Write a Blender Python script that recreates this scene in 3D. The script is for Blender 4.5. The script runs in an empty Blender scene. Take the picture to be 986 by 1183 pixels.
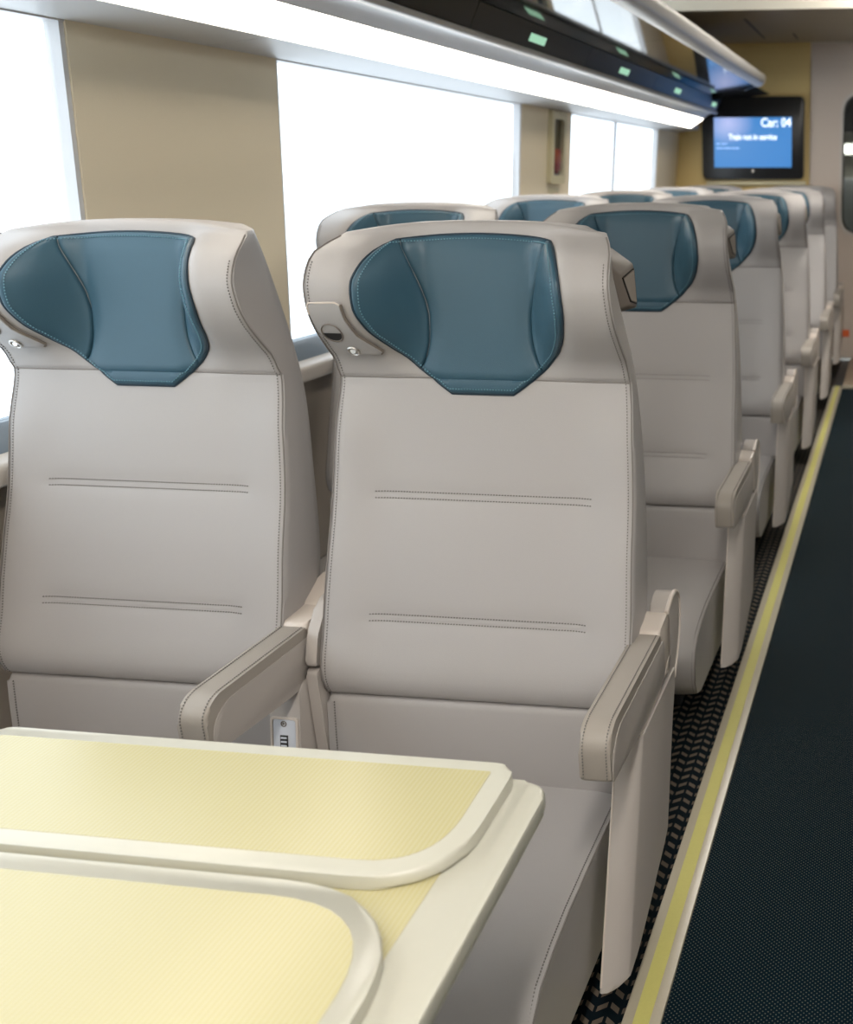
import bpy, bmesh, math, random
from mathutils import Vector, Matrix
random.seed(4)
S = bpy.context.scene
COL = S.collection
PI = math.pi

# ------------------------------------------------------------------ camera
F = 1183.0                      # focal length in pixels (24 mm on a 24 mm high frame)
CX, CY = 887.0, 591.5           # principal point: the photo is the left part of a wider frame
pitch = math.atan((CY - 201) / F)
yaw = math.atan((1044 - CX) * math.cos(pitch) / F)
cam_d = bpy.data.cameras.new('camera')
cam = bpy.data.objects.new('camera', cam_d)
COL.objects.link(cam)
cam_d.sensor_fit = 'VERTICAL'
cam_d.sensor_height = 24.0
cam_d.sensor_width = 24.0 * 986 / 1183
cam_d.lens = 24.0
cam_d.shift_x = (493 - CX) / 1183
cam_d.clip_start = 0.05
cam.location = (0, 0, 1.28)
cam.rotation_euler = (PI / 2 - pitch, 0, yaw)
cam_d.dof.use_dof = True
cam_d.dof.focus_distance = 1.62
cam_d.dof.aperture_fstop = 3.2
S.camera = cam

# ------------------------------------------------------------------ world and exposure
W = bpy.data.worlds.new('daylight')
S.world = W
W.use_nodes = True
bg = W.node_tree.nodes['Background']
bg.inputs[0].default_value = (0.80, 0.91, 1.0, 1)
bg.inputs[1].default_value = 2.4
S.view_settings.view_transform = 'Standard'
S.view_settings.look = 'None'
S.view_settings.gamma = 1.0
S.view_settings.exposure = 0.25

E_STRIP = 7.0        # fluorescent strips under the luggage racks
E_CEIL = 26.0         # ceiling lights above the aisle

# ------------------------------------------------------------------ materials
def mat(name, col, rough=0.5, metal=0.0, spec=0.5, bump=None, emit=None, coat=0.0):
    m = bpy.data.materials.new(name)
    m.use_nodes = True
    nt = m.node_tree
    p = nt.nodes['Principled BSDF']
    p.inputs['Base Color'].default_value = (*col, 1)
    p.inputs['Roughness'].default_value = rough
    p.inputs['Metallic'].default_value = metal
    p.inputs['Specular IOR Level'].default_value = spec
    p.inputs['Coat Weight'].default_value = coat
    if emit:
        p.inputs['Emission Color'].default_value = (*emit[0], 1)
        p.inputs['Emission Strength'].default_value = emit[1]
    if bump:
        tc = nt.nodes.new('ShaderNodeTexCoord')
        n = nt.nodes.new('ShaderNodeTexNoise')
        n.inputs['Scale'].default_value = bump[0]
        n.inputs['Detail'].default_value = 3
        b = nt.nodes.new('ShaderNodeBump')
        b.inputs['Strength'].default_value = bump[1]
        b.inputs['Distance'].default_value = 0.001
        nt.links.new(tc.outputs['Object'], n.inputs['Vector'])
        nt.links.new(n.outputs['Fac'], b.inputs['Height'])
        nt.links.new(b.outputs['Normal'], p.inputs['Normal'])
        if len(bump) > 2:            # slight mottling of the colour
            mx = nt.nodes.new('ShaderNodeMix'); mx.data_type = 'RGBA'
            mx.inputs[6].default_value = (*[c * (1 - bump[2]) for c in col], 1)
            mx.inputs[7].default_value = (*[min(1, c * (1 + bump[2])) for c in col], 1)
            nt.links.new(n.outputs['Fac'], mx.inputs[0])
            nt.links.new(mx.outputs[2], p.inputs['Base Color'])
    return m

class N:
    """tiny arithmetic wrapper over math nodes"""
    def __init__(s, nt, sock): s.nt = nt; s.k = sock
    def op(s, o, b=None, c=None):
        n = s.nt.nodes.new('ShaderNodeMath'); n.operation = o
        for i, v in enumerate((s, b, c)):
            if v is None: continue
            if isinstance(v, N): s.nt.links.new(v.k, n.inputs[i])
            else: n.inputs[i].default_value = v
        return N(s.nt, n.outputs[0])
    def __add__(s, b): return s.op('ADD', b)
    def __sub__(s, b): return s.op('SUBTRACT', b)
    def __mul__(s, b): return s.op('MULTIPLY', b)
    def lt(s, b): return s.op('LESS_THAN', b)
    def gt(s, b): return s.op('GREATER_THAN', b)
    def fract(s): return s.op('FRACT')
    def ping(s, b): return s.op('PINGPONG', b)

def coords(nt):
    tc = nt.nodes.new('ShaderNodeTexCoord'); sp = nt.nodes.new('ShaderNodeSeparateXYZ')
    nt.links.new(tc.outputs['Object'], sp.inputs[0])
    return [N(nt, sp.outputs[i]) for i in range(3)]

def mixcol(nt, fac, a, b):
    mx = nt.nodes.new('ShaderNodeMix'); mx.data_type = 'RGBA'
    for i, v in ((6, a), (7, b)):
        if isinstance(v, tuple): mx.inputs[i].default_value = (*v, 1)
        else: nt.links.new(v, mx.inputs[i])
    nt.links.new(fac.k, mx.inputs[0])
    return mx.outputs[2]

M = {}
M['leather'] = mat('grey_leather', (0.385, 0.362, 0.350), 0.42, spec=0.4, bump=(900, 0.25, 0.04))
M['leather_seam'] = mat('leather_seam', (0.20, 0.18, 0.165), 0.6)
M['thread'] = mat('dark_thread', (0.17, 0.158, 0.148), 0.7)
M['blue'] = mat('blue_leather', (0.036, 0.091, 0.130), 0.38, spec=0.45, bump=(900, 0.25, 0.08))
M['blue_seam'] = mat('blue_seam', (0.010, 0.028, 0.045), 0.6)
M['blue_thread'] = mat('blue_thread', (0.13, 0.27, 0.33), 0.6)
M['pad'] = mat('armrest_pad', (0.335, 0.30, 0.262), 0.45, bump=(900, 0.2, 0.04))
M['plastic'] = mat('beige_plastic', (0.43, 0.39, 0.36), 0.42, bump=(1500, 0.12, 0.04))
M['plastic_lip'] = mat('pale_plastic', (0.60, 0.53, 0.47), 0.32)
M['plastic_dark'] = mat('taupe_plastic', (0.165, 0.138, 0.115), 0.5)
M['inset'] = mat('handle_inset', (0.25, 0.215, 0.18), 0.5)
M['latch'] = mat('latch_grey', (0.36, 0.345, 0.34), 0.4)
M['usb'] = mat('usb_plate', (0.55, 0.57, 0.62), 0.4)
M['black'] = mat('black_slot', (0.01, 0.01, 0.01), 0.5)
M['chrome'] = mat('chrome', (0.60, 0.58, 0.55), 0.38, metal=1)
M['frame'] = mat('dark_steel', (0.06, 0.06, 0.065), 0.5, metal=0.6)
M['cream'] = mat('cream_table_edge', (0.60, 0.585, 0.50), 0.28, bump=(60, 0.03, 0.02))
M['tan'] = mat('tan_wall_panel', (0.80, 0.70, 0.52), 0.55, bump=(700, 0.15, 0.05))
M['lowwall'] = mat('lower_wall', (0.33, 0.28, 0.23), 0.6, bump=(700, 0.15, 0.05))
M['white'] = mat('white_panel', (0.66, 0.66, 0.67), 0.4)
M['silver'] = mat('silver_band', (0.78, 0.78, 0.80), 0.35, metal=0.0)
M['tube'] = mat('rack_nose', (0.50, 0.48, 0.46), 0.33, metal=0.25)
M['gloss'] = mat('glossy_black', (0.007, 0.006, 0.005), 0.28, spec=0.2)
M['mirror'] = mat('smoked_mirror', (0.12, 0.105, 0.085), 0.06, metal=1.0)
M['lamp'] = mat('lamp_diffuser', (0.9, 0.9, 0.9), 0.5, emit=((1.0, 0.91, 0.78), E_STRIP))
M['ceil_lamp'] = mat('ceiling_diffuser', (0.9, 0.9, 0.9), 0.5, emit=((1.0, 0.945, 0.87), E_CEIL))
M['green'] = mat('green_display', (0.2, 0.4, 0.3), 0.4, emit=((0.36, 0.66, 0.46), 0.75))
M['ceil'] = mat('ceiling_paint', (0.76, 0.71, 0.60), 0.6)
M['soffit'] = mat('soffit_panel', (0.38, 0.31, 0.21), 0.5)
M['mustard'] = mat('mustard_wall', (0.66, 0.49, 0.20), 0.55, bump=(500, 0.1, 0.05))
M['doorpaint'] = mat('door_paint', (0.60, 0.51, 0.44), 0.45, bump=(500, 0.1, 0.04))
M['rubber'] = mat('grey_blue_gasket', (0.16, 0.20, 0.24), 0.45)
M['ledge'] = mat('ledge', (0.58, 0.53, 0.48), 0.3)
M['bezel'] = mat('screen_bezel', (0.012, 0.012, 0.013), 0.3)
M['text'] = mat('screen_text', (0.9, 0.95, 1), 0.5, emit=((0.85, 0.95, 1.0), 1.0))
M['red'] = mat('red_paint', (0.30, 0.03, 0.02), 0.4)
M['orange'] = mat('orange_label', (0.75, 0.13, 0.03), 0.5)
M['case'] = mat('case_cream', (0.60, 0.54, 0.35), 0.4)
M['strip_y'] = mat('yellow_floor_tape', (0.56, 0.52, 0.16), 0.38, bump=(200, 0.1, 0.05))
M['strip_c'] = mat('cream_floor_edging', (0.43, 0.385, 0.29), 0.28, bump=(200, 0.1, 0.04))
M['threshold'] = mat('tan_threshold', (0.30, 0.23, 0.165), 0.5)
M['vest'] = mat('vestibule_panel', (0.60, 0.58, 0.52), 0.3)

def aisle_carpet():
    m = bpy.data.materials.new('dotted_carpet'); m.use_nodes = True
    nt = m.node_tree; p = nt.nodes['Principled BSDF']
    x, y, z = coords(nt)
    a = (x + y) * (1 / 0.0088); b = (x - y) * (1 / 0.0088)
    da = (a.fract() - 0.5).op('ABSOLUTE'); db = (b.fract() - 0.5).op('ABSOLUTE')
    dot = (da * da + db * db).lt(0.036)
    c = mixcol(nt, dot, (0.0016, 0.0100, 0.0170), (0.11, 0.112, 0.092))
    nt.links.new(c, p.inputs['Base Color'])
    p.inputs['Roughness'].default_value = 0.8
    p.inputs['Specular IOR Level'].default_value = 0.06
    return m
def chevron_carpet():
    m = bpy.data.materials.new('chevron_carpet'); m.use_nodes = True
    nt = m.node_tree; p = nt.nodes['Principled BSDF']
    x, y, z = coords(nt)
    tri = x.ping(0.021)
    v = ((y + tri * 0.75) * (1 / 0.0305)).fract()
    cmask = (((x * (1 / 0.021)).fract() - 0.5).op('ABSOLUTE')).lt(0.37)
    c = mixcol(nt, v.lt(0.39) * cmask, (0.0018, 0.006, 0.009), (0.115, 0.09, 0.068))
    nt.links.new(c, p.inputs['Base Color'])
    p.inputs['Roughness'].default_value = 0.9
    p.inputs['Specular IOR Level'].default_value = 0.1
    return m
def inlay_mat():
    m = bpy.data.materials.new('yellow_laminate'); m.use_nodes = True
    nt = m.node_tree; p = nt.nodes['Principled BSDF']
    x, y, z = coords(nt)
    a = (x * (1 / 0.0055)).fract()
    b = (y * (1 / 0.0038)).fract()
    f = a.lt(0.45) * 0.6 + b.lt(0.4) * 0.4
    c = mixcol(nt, f, (0.54, 0.485, 0.25), (0.58, 0.54, 0.34))
    nt.links.new(c, p.inputs['Base Color'])
    p.inputs['Roughness'].default_value = 0.26
    return m
def screen_mat():
    m = bpy.data.materials.new('screen_picture'); m.use_nodes = True
    nt = m.node_tree; p = nt.nodes['Principled BSDF']
    x, y, z = coords(nt)              # local x to the right, z up, metres from the lower left corner
    d = ((x - 0.10) * (x - 0.10) + (z - 0.29) * (z - 0.29) * 1.6).op('SQRT')
    g = (d * 5.5).op('MINIMUM', 1.0)
    c = mixcol(nt, g, (0.40, 0.46, 0.76), (0.035, 0.20, 0.52))
    p.inputs['Base Color'].default_value = (0.01, 0.01, 0.01, 1)
    p.inputs['Roughness'].default_value = 0.3
    nt.links.new(c, p.inputs['Emission Color'])
    p.inputs['Emission Strength'].default_value = 1.0
    return m
def glass_mat(name, tint=(1, 1, 1)):
    m = bpy.data.materials.new(name); m.use_nodes = True
    nt = m.node_tree
    for n in list(nt.nodes):
        if n.type != 'OUTPUT_MATERIAL': nt.nodes.remove(n)
    out = [n for n in nt.nodes if n.type == 'OUTPUT_MATERIAL'][0]
    t = nt.nodes.new('ShaderNodeBsdfTransparent'); t.inputs[0].default_value = (*tint, 1)
    g = nt.nodes.new('ShaderNodeBsdfGlossy'); g.inputs['Roughness'].default_value = 0.03
    fr = nt.nodes.new('ShaderNodeFresnel'); fr.inputs[0].default_value = 1.45
    mx = nt.nodes.new('ShaderNodeMixShader')
    ge = nt.nodes.new('ShaderNodeNewGeometry')      # reflect on the outer faces only
    mu = nt.nodes.new('ShaderNodeMath'); mu.operation = 'SUBTRACT'; mu.inputs[0].default_value = 1; mu.use_clamp = True
    nt.links.new(ge.outputs['Backfacing'], mu.inputs[1])
    m2 = nt.nodes.new('ShaderNodeMath'); m2.operation = 'MULTIPLY'
    nt.links.new(fr.outputs[0], m2.inputs[0]); nt.links.new(mu.outputs[0], m2.inputs[1])
    nt.links.new(m2.outputs[0], mx.inputs[0]); nt.links.new(t.outputs[0], mx.inputs[1])
    nt.links.new(g.outputs[0], mx.inputs[2]); nt.links.new(mx.outputs[0], out.inputs[0])
    return m
M['dots'] = aisle_carpet(); M['chevron'] = chevron_carpet(); M['inlay'] = inlay_mat()
M['screen'] = screen_mat(); M['glass'] = glass_mat('window_glass'); M['smoke'] = glass_mat('door_glass', (0.8, 0.85, 0.85))

# ------------------------------------------------------------------ mesh helpers
def obj(name, bm, m, parent=None, smooth=40, loc=None, stuff=False):
    me = bpy.data.meshes.new(name)
    bmesh.ops.recalc_face_normals(bm, faces=bm.faces)
    if smooth:
        ang = math.radians(smooth)
        for f in bm.faces: f.smooth = True
        for e in bm.edges:
            if len(e.link_faces) == 2 and e.calc_face_angle(0) > ang: e.smooth = False
    bm.to_mesh(me); bm.free()
    me.materials.append(M[m] if isinstance(m, str) else m)
    o = bpy.data.objects.new(name, me)
    COL.objects.link(o)
    if parent: o.parent = parent
    if loc: o.location = loc
    if stuff: o['kind'] = 'stuff'
    return o
def empty(name, loc, label=None, cat=None, group=None):
    o = bpy.data.objects.new(name, None); COL.objects.link(o)
    o.location = loc; o.empty_display_size = 0.1
    if label: o['label'] = label; o['category'] = cat
    if group: o['group'] = group
    return o
def tag(o, label, cat, group=None):
    o['label'] = label; o['category'] = cat
    if group: o['group'] = group
    return o
def struct(name, bm, m, parent=None, label=None, **k):
    o = obj(name, bm, m, parent, **k)
    if not parent: o['kind'] = 'structure'
    if label: o['label'] = label
    return o
def box(bm, x0, x1, y0, y1, z0, z1, bev=0.0, seg=2):
    vs = [bm.verts.new(p) for p in ((x0, y0, z0), (x1, y0, z0), (x1, y1, z0), (x0, y1, z0), (x0, y0, z1), (x1, y0, z1), (x1, y1, z1), (x0, y1, z1))]
    fs = [bm.faces.new([vs[i] for i in q]) for q in ((3, 2, 1, 0), (4, 5, 6, 7), (0, 1, 5, 4), (1, 2, 6, 5), (2, 3, 7, 6), (3, 0, 4, 7))]
    if bev:
        es = set(e for f in fs for e in f.edges)
        bmesh.ops.bevel(bm, geom=list(es), offset=bev, segments=seg, profile=0.5, affect='EDGES')
    return bm
def bx(*a, **k): return box(bmesh.new(), *a, **k)
def prism(pts, axis, a, b, bev=0.0, seg=2, bm=None):
    """polygon extruded along an axis; pts are the other two coordinates in axis order"""
    bm = bm or bmesh.new()
    def P(p, t):
        return {'x': (t, p[0], p[1]), 'y': (p[0], t, p[1]), 'z': (p[0], p[1], t)}[axis]
    A = [bm.verts.new(P(p, a)) for p in pts]; B = [bm.verts.new(P(p, b)) for p in pts]
    fs = [bm.faces.new(A), bm.faces.new(B[::-1])]
    n = len(pts)
    for i in range(n): bm.faces.new((A[i], B[i], B[(i + 1) % n], A[(i + 1) % n]))
    if bev:
        es = [e for f in fs for e in f.edges]
        bmesh.ops.bevel(bm, geom=es, offset=bev, segments=seg, profile=0.5, affect='EDGES')
    return bm
def fillet(pts, r, n=4):
    """round the corners of a polygon; r a number or one per corner"""
    out = []; L = len(pts)
    for i, p in enumerate(pts):
        rr = r[i] if isinstance(r, (list, tuple)) else r
        p = Vector(p); a = Vector(pts[i - 1]); b = Vector(pts[(i + 1) % L])
        da = (a - p); db = (b - p)
        if rr <= 0: out.append(tuple(p)); continue
        t = min(rr, da.length * 0.48, db.length * 0.48)
        A = p + da.normalized() * t; B = p + db.normalized() * t
        for k in range(n + 1):
            s = k / n
            out.append(tuple((1 - s) ** 2 * A + 2 * s * (1 - s) * p + s * s * B))
    return out
def tube(bm, pts, r, n=6, closed=False):
    pts = [Vector(p) for p in pts]; L = len(pts); rings = []
    for i, p in enumerate(pts):
        a = pts[i - 1] if (i > 0 or closed) else p
        b = pts[(i + 1) % L] if (i < L - 1 or closed) else p
        d = (b - a).normalized()
        u = d.orthogonal().normalized() if not rings else (u - d * u.dot(d)).normalized()
        v = d.cross(u)
        rings.append([bm.verts.new(p + (u * math.cos(t) + v * math.sin(t)) * r) for t in [2 * PI * k / n for k in range(n)]])
    for i in range(L if closed else L - 1):
        A, B = rings[i], rings[(i + 1) % L]
        for k in range(n): bm.faces.new((A[k], A[(k + 1) % n], B[(k + 1) % n], B[k]))
    if not closed:
        bm.faces.new(rings[0][::-1]); bm.faces.new(rings[-1])
    return bm
def cyl(bm, c, r, h, axis='y', n=20, bev=0.0):
    pts = [(math.cos(2 * PI * k / n) * r, math.sin(2 * PI * k / n) * r) for k in range(n)]
    i = 'xyz'.index(axis); o = [j for j in range(3) if j != i]
    q = [(c[o[0]] + p[0], c[o[1]] + p[1]) for p in pts]
    return prism(q, axis, c[i], c[i] + h, bev, bm=bm)
def resample(pts, step):
    pts = [Vector(p) for p in pts]; out = []; acc = 0.0; nxt = 0.0
    for a, b in zip(pts, pts[1:]):
        L = (b - a).length
        while nxt <= acc + L:
            s = (nxt - acc) / L if L else 0
            out.append((a.lerp(b, s), (b - a).normalized())); nxt += step
        acc += L
    return out
def stitches(bm, pts, step=0.0050, ln=0.0023, r=0.0011):
    for p, d in resample(pts, step):
        u = d.orthogonal().normalized(); v = d.cross(u)
        a = p - d * ln / 2; b = p + d * ln / 2
        A = [bm.verts.new(a + (u * cx_ + v * cz_) * r) for cx_, cz_ in ((1, 0), (0, 1), (-1, 0), (0, -1))]
        B = [bm.verts.new(b + (u * cx_ + v * cz_) * r) for cx_, cz_ in ((1, 0), (0, 1), (-1, 0), (0, -1))]
        for k in range(4): bm.faces.new((A[k], A[(k + 1) % 4], B[(k + 1) % 4], B[k]))
        bm.faces.new(A[::-1]); bm.faces.new(B)
def tab(T, z):
    if z <= T[0][0]: return T[0][1]
    for i in range(len(T) - 1):
        a, b = T[i], T[i + 1]
        if z <= b[0]:
            # monotone-ish Hermite
            def sl(j):
                if j <= 0 or j >= len(T) - 1: return 0.0 if len(T) < 3 else (T[min(j + 1, len(T) - 1)][1] - T[max(j - 1, 0)][1]) / (T[min(j + 1, len(T) - 1)][0] - T[max(j - 1, 0)][0])
                s0 = (T[j][1] - T[j - 1][1]) / (T[j][0] - T[j - 1][0]); s1 = (T[j + 1][1] - T[j][1]) / (T[j + 1][0] - T[j][0])
                return 0.0 if s0 * s1 <= 0 else 2 * s0 * s1 / (s0 + s1)
            h = b[0] - a[0]; t = (z - a[0]) / h
            return ((2 * t ** 3 - 3 * t * t + 1) * a[1] + (t ** 3 - 2 * t * t + t) * h * sl(i) + (-2 * t ** 3 + 3 * t * t) * b[1] + (t ** 3 - t * t) * h * sl(i + 1))
    return T[-1][1]
def sst(a, b, x):
    t = min(1, max(0, (x - a) / (b - a))); return t * t * (3 - 2 * t)

# ================================================================== THE CAR
# side wall leans inward towards the top
def wx(z): return -1.62 + (z - 0.845) * 0.0986
Y0, YT = -3.4, 7.42          # front bulkhead behind the camera and the end wall
WB, WT = 0.845, 1.553        # window bottom and top
posts = [(Y0, -2.2), (-0.49, 0.17), (1.905, 2.58), (4.32, 4.98), (6.80, YT)]
wins = [(-2.2, -0.49), (0.17, 1.905), (2.58, 4.32), (4.98, 6.80)]

def slab_wall(y0, y1, z0, z1, th=0.04, side=-1):
    s = 1 if side < 0 else -1
    sh = 0 if side < 0 else -0.10
    pts = [(s * wx(z0) + sh, z0), (s * wx(z1) + sh, z1), (s * (wx(z1) - th) + sh, z1), (s * (wx(z0) - th) + sh, z0)]
    return prism(pts, 'y', y0, y1)
def build_side(side, tagname):
    s = -1 if side == 'left' else 1
    w = obj('wall_' + side, slab_wall(Y0, YT, 0.0, 0.745, side=s), 'lowwall'); w['kind'] = 'structure'
    top = slab_wall(Y0, YT, WT, 2.12, side=s)
    obj('upper_wall', top, 'white', w)
    for a, b in (posts if s < 0 else posts + wins):
        obj('wall_panel', slab_wall(a, b, WB - 0.001, WT, side=s), 'tan' if s < 0 else 'lowwall', w)  # unseen right side: windows closed off and panels darkened to dim side light
    # gasket band and ledge below the windows
    sg = 1 if s < 0 else -1; sh = 0 if s < 0 else -0.10
    gb = prism([(sg * -1.665 + sh, 0.79), (sg * -1.608 + sh, 0.79), (sg * -1.622 + sh, 0.836), (sg * -1.632 + sh, 0.845), (sg * -1.665 + sh, 0.845)], 'y', Y0, YT)
    obj('window_gasket', gb, 'rubber', w)
    lb = prism(fillet([(sg * -1.665 + sh, 0.745), (sg * -1.578 + sh, 0.745), (sg * -1.575 + sh, 0.785), (sg * -1.61 + sh, 0.797), (sg * -1.665 + sh, 0.797)], [0, .01, .012, .01, 0]), 'y', Y0, YT)
    obj('window_ledge', lb, 'ledge', w)
    return w
build_side('left', 'l')
build_side('right', 'r')
for n, (a, b) in enumerate(wins):
    for s in (-1,):
        sg = 1 if s < 0 else -1; sh = 0 if s < 0 else -0.10
        i = n + 1 + (4 if s > 0 else 0)
        def xo(z, d): return sg * (wx(z) - d) + sh
        fb = bmesh.new()
        for ya, yb in ((a, a + 0.012), (b - 0.012, b)):
            prism([(xo(WB, 0.004), WB), (xo(WT, 0.004), WT), (xo(WT, 0.035), WT), (xo(WB, 0.035), WB)], 'y', ya, yb, bm=fb)
        fr = struct('window_%d' % i, fb, 'white')
        gl = prism([(xo(WB, 0.024), WB), (xo(WT, 0.024), WT), (xo(WT, 0.028), WT), (xo(WB, 0.028), WB)], 'y', a + .012, b - .012)
        obj('pane', gl, 'glass', fr)
        if n == 3:
            obj('mullion', prism([(xo(WB, 0.014), WB), (xo(WT, 0.014), WT), (xo(WT, 0.022), WT), (xo(WB, 0.022), WB)], 'y', 5.80, 5.835), 'white', fr)

# floor
fl = struct('floor', bx(-1.66, 1.56, Y0, YT, -0.05, -0.004), 'frame')
XE0, XE1 = -0.390, -0.328
obj('chevron_carpet', bx(-1.62, XE0, Y0, YT, -0.004, 0.0), 'chevron', fl, label=None) if False else obj('chevron_carpet', bx(-1.62, XE0, Y0, YT, -0.004, 0.0), 'chevron', fl)
obj('aisle_carpet', bx(XE1, 0.25, Y0, 6.36, -0.004, 0.0), 'dots', fl)
obj('chevron_carpet', bx(0.31, 1.52, Y0, YT, -0.004, 0.0), 'chevron', fl)
obj('threshold_plate', bx(XE1, 0.25, 6.40, YT, -0.004, 0.012, bev=0.003), 'threshold', fl)
obj('threshold_trim', bx(XE1, 0.25, 6.36, 6.40, -0.004, 0.014, bev=0.003), 'strip_c', fl)
for k, (a, b) in enumerate(((XE0, XE1), (0.25, 0.312))):
    tr = struct('trim_%d' % (k + 1), bx(a, b, Y0, YT if k else 6.40, -0.004, 0.006, bev=0.002), 'strip_c')
    obj('yellow_tape', bx(a + 0.018, b - 0.018, Y0, 6.40, 0.0055, 0.0072), 'strip_y', tr)

# ceiling, soffit at the far end
ce = struct('ceiling', bx(-1.66, 1.56, Y0, 5.97, 2.36, 2.40), 'ceil')
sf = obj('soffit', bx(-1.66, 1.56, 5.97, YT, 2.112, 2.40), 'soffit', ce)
obj('soffit_fascia', bx(-1.66, 1.56, 5.955, 5.97, 2.11, 2.36), 'ceil', ce)
for x, ya, yb in ((-0.93, 6.30, 7.20), (-0.72, 6.95, 7.25)):
    obj('soffit_joint', bx(x, x + 0.012, ya, yb, 2.1105, 2.1125), 'black', ce)
cl_label = ['long flush ceiling light above the aisle nearest the camera', 'long flush ceiling light above the aisle near the far bulkhead']
for k, (a, b) in enumerate(((-3.0, 0.7), (4.0, 5.8))):
    t = empty('ceiling_light', (-0.05, (a + b) / 2, 2.36), cl_label[k], 'light', 'ceiling lights above the aisle')
    h = (b - a) / 2
    obj('frame', prism([(-0.20, -h), (0.20, -h), (0.20, h), (-0.20, h)], 'z', -0.02, 0.0), 'white', t)
    obj('diffuser', bx(-0.10, 0.10, -h + .03, h - .03, -0.035, -0.019, bev=0.004), 'ceil_lamp', t)

# walls at the ends
struct('wall_front', bx(-1.66, 1.56, Y0 - 0.04, Y0, 0, 2.4), 'white')
XD = -0.645
we = struct('wall_end', bx(-1.66, XD, YT, YT + 0.05, 0, 2.112), 'mustard')
obj('wall_panel', bx(0.46, 1.56, YT, YT + 0.05, 0, 2.112), 'mustard', we)
obj('screen_ledge', bx(-1.36, -0.665, YT - 0.03, YT, 1.205, 1.232, bev=0.006), 'case', we)
# door with a rounded window
wl, wr, wb, wt = -0.416, 0.235, 0.884, 1.790
def rr(x0, x1, z0, z1, r, n=7): return fillet([(x0, z0), (x1, z0), (x1, z1), (x0, z1)], r, n)
def ring(outer, inner, axis, a, b):
    bm = bmesh.new(); n = len(outer)
    def P(p, t): return {'y': (p[0], t, p[1]), 'z': (p[0], p[1], t), 'x': (t, p[0], p[1])}[axis]
    V = [[bm.verts.new(P(p, t)) for p in loop] for loop in (outer, inner) for t in (a, b)]
    Oa, Ob, Ia, Ib = V
    for i in range(n):
        j = (i + 1) % n
        bm.faces.new((Oa[i], Oa[j], Ia[j], Ia[i])); bm.faces.new((Ob[j], Ob[i], Ib[i], Ib[j]))
        bm.faces.new((Oa[j], Oa[i], Ob[i], Ob[j])); bm.faces.new((Ia[i], Ia[j], Ib[j], Ib[i]))
    return bm
def rect_loop_like(inner, x0, x1, z0, z1, n=8):
    """outer rectangle with one point for every point of the rounded inner loop (n + 1 points per corner)"""
    out = []; cor = [(x0, z0), (x1, z0), (x1, z1), (x0, z1)]
    for i, p in enumerate(inner):
        c, k = divmod(i, n + 1); q = cor[c]
        if k == n // 2: out.append(q)
        elif (k < n // 2) == (c % 2 == 0): out.append((q[0], p[1]))
        else: out.append((p[0], q[1]))
    return out
inn = rr(wl, wr, wb, wt, 0.13, 8)
outl = rect_loop_like(inn, XD + 0.006, 0.455, 0.015, 2.105)
# exact rectangle corners
dbm = ring(outl, inn, 'y', YT + 0.002, YT + 0.045)
dr = struct('door_1', dbm, 'doorpaint', smooth=30)
obj('window_seal', ring(rr(wl - 0.02, wr + 0.02, wb - 0.02, wt + 0.02, 0.145, 8), inn, 'y', YT - 0.008, YT + 0.03), 'ledge', dr)
obj('window_gasket', ring(inn, rr(wl + 0.012, wr - 0.012, wb + 0.012, wt - 0.012, 0.12, 8), 'y', YT - 0.004, YT + 0.03), 'black', dr)
obj('pane', prism(rr(wl + .012, wr - .012, wb + .012, wt - .012, 0.12), 'y', YT + 0.018, YT + 0.024), 'smoke', dr)
obj('orange_sticker', bx(-0.405, -0.34, YT - 0.001, YT + 0.002, 0.165, 0.215), 'orange', dr)
# vestibule beyond the door
vs = struct('trim_3', bx(-0.9, 0.8, 9.4, 9.45, 0, 2.2), 'vest')
obj('side_panel', bx(-0.95, -0.9, YT + 0.06, 9.45, 0, 2.2), 'vest', vs)
obj('side_panel', bx(0.8, 0.85, YT + 0.06, 9.45, 0, 2.2), 'vest', vs)
obj('roof_panel', bx(-0.95, 0.85, YT + 0.06, 9.45, 2.2, 2.25), 'vest', vs)
obj('floor_panel', bx(-0.95, 0.85, YT + 0.06, 9.45, -0.05, 0), 'vest', vs)
obj('dark_panel', bx(-0.9, 0.8, 9.3, 9.4, 1.62, 2.2), 'bezel', vs)
obj('pale_panel', bx(-0.88, 0.0, 9.2, 9.3, 0.5, 1.25, bev=0.03), 'usb', vs)
lt = empty('wall_light', (-0.30, 9.15, 1.48), 'small bright oblong light seen through the end door window', 'light')
obj('diffuser', bx(-0.35, 0.35, 0, 0.05, -0.03, 0.03, bev=0.012), 'lamp', lt)
obj('back_plate', bx(-0.37, 0.37, 0.05, 0.10, -0.045, 0.045), 'white', lt)

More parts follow.
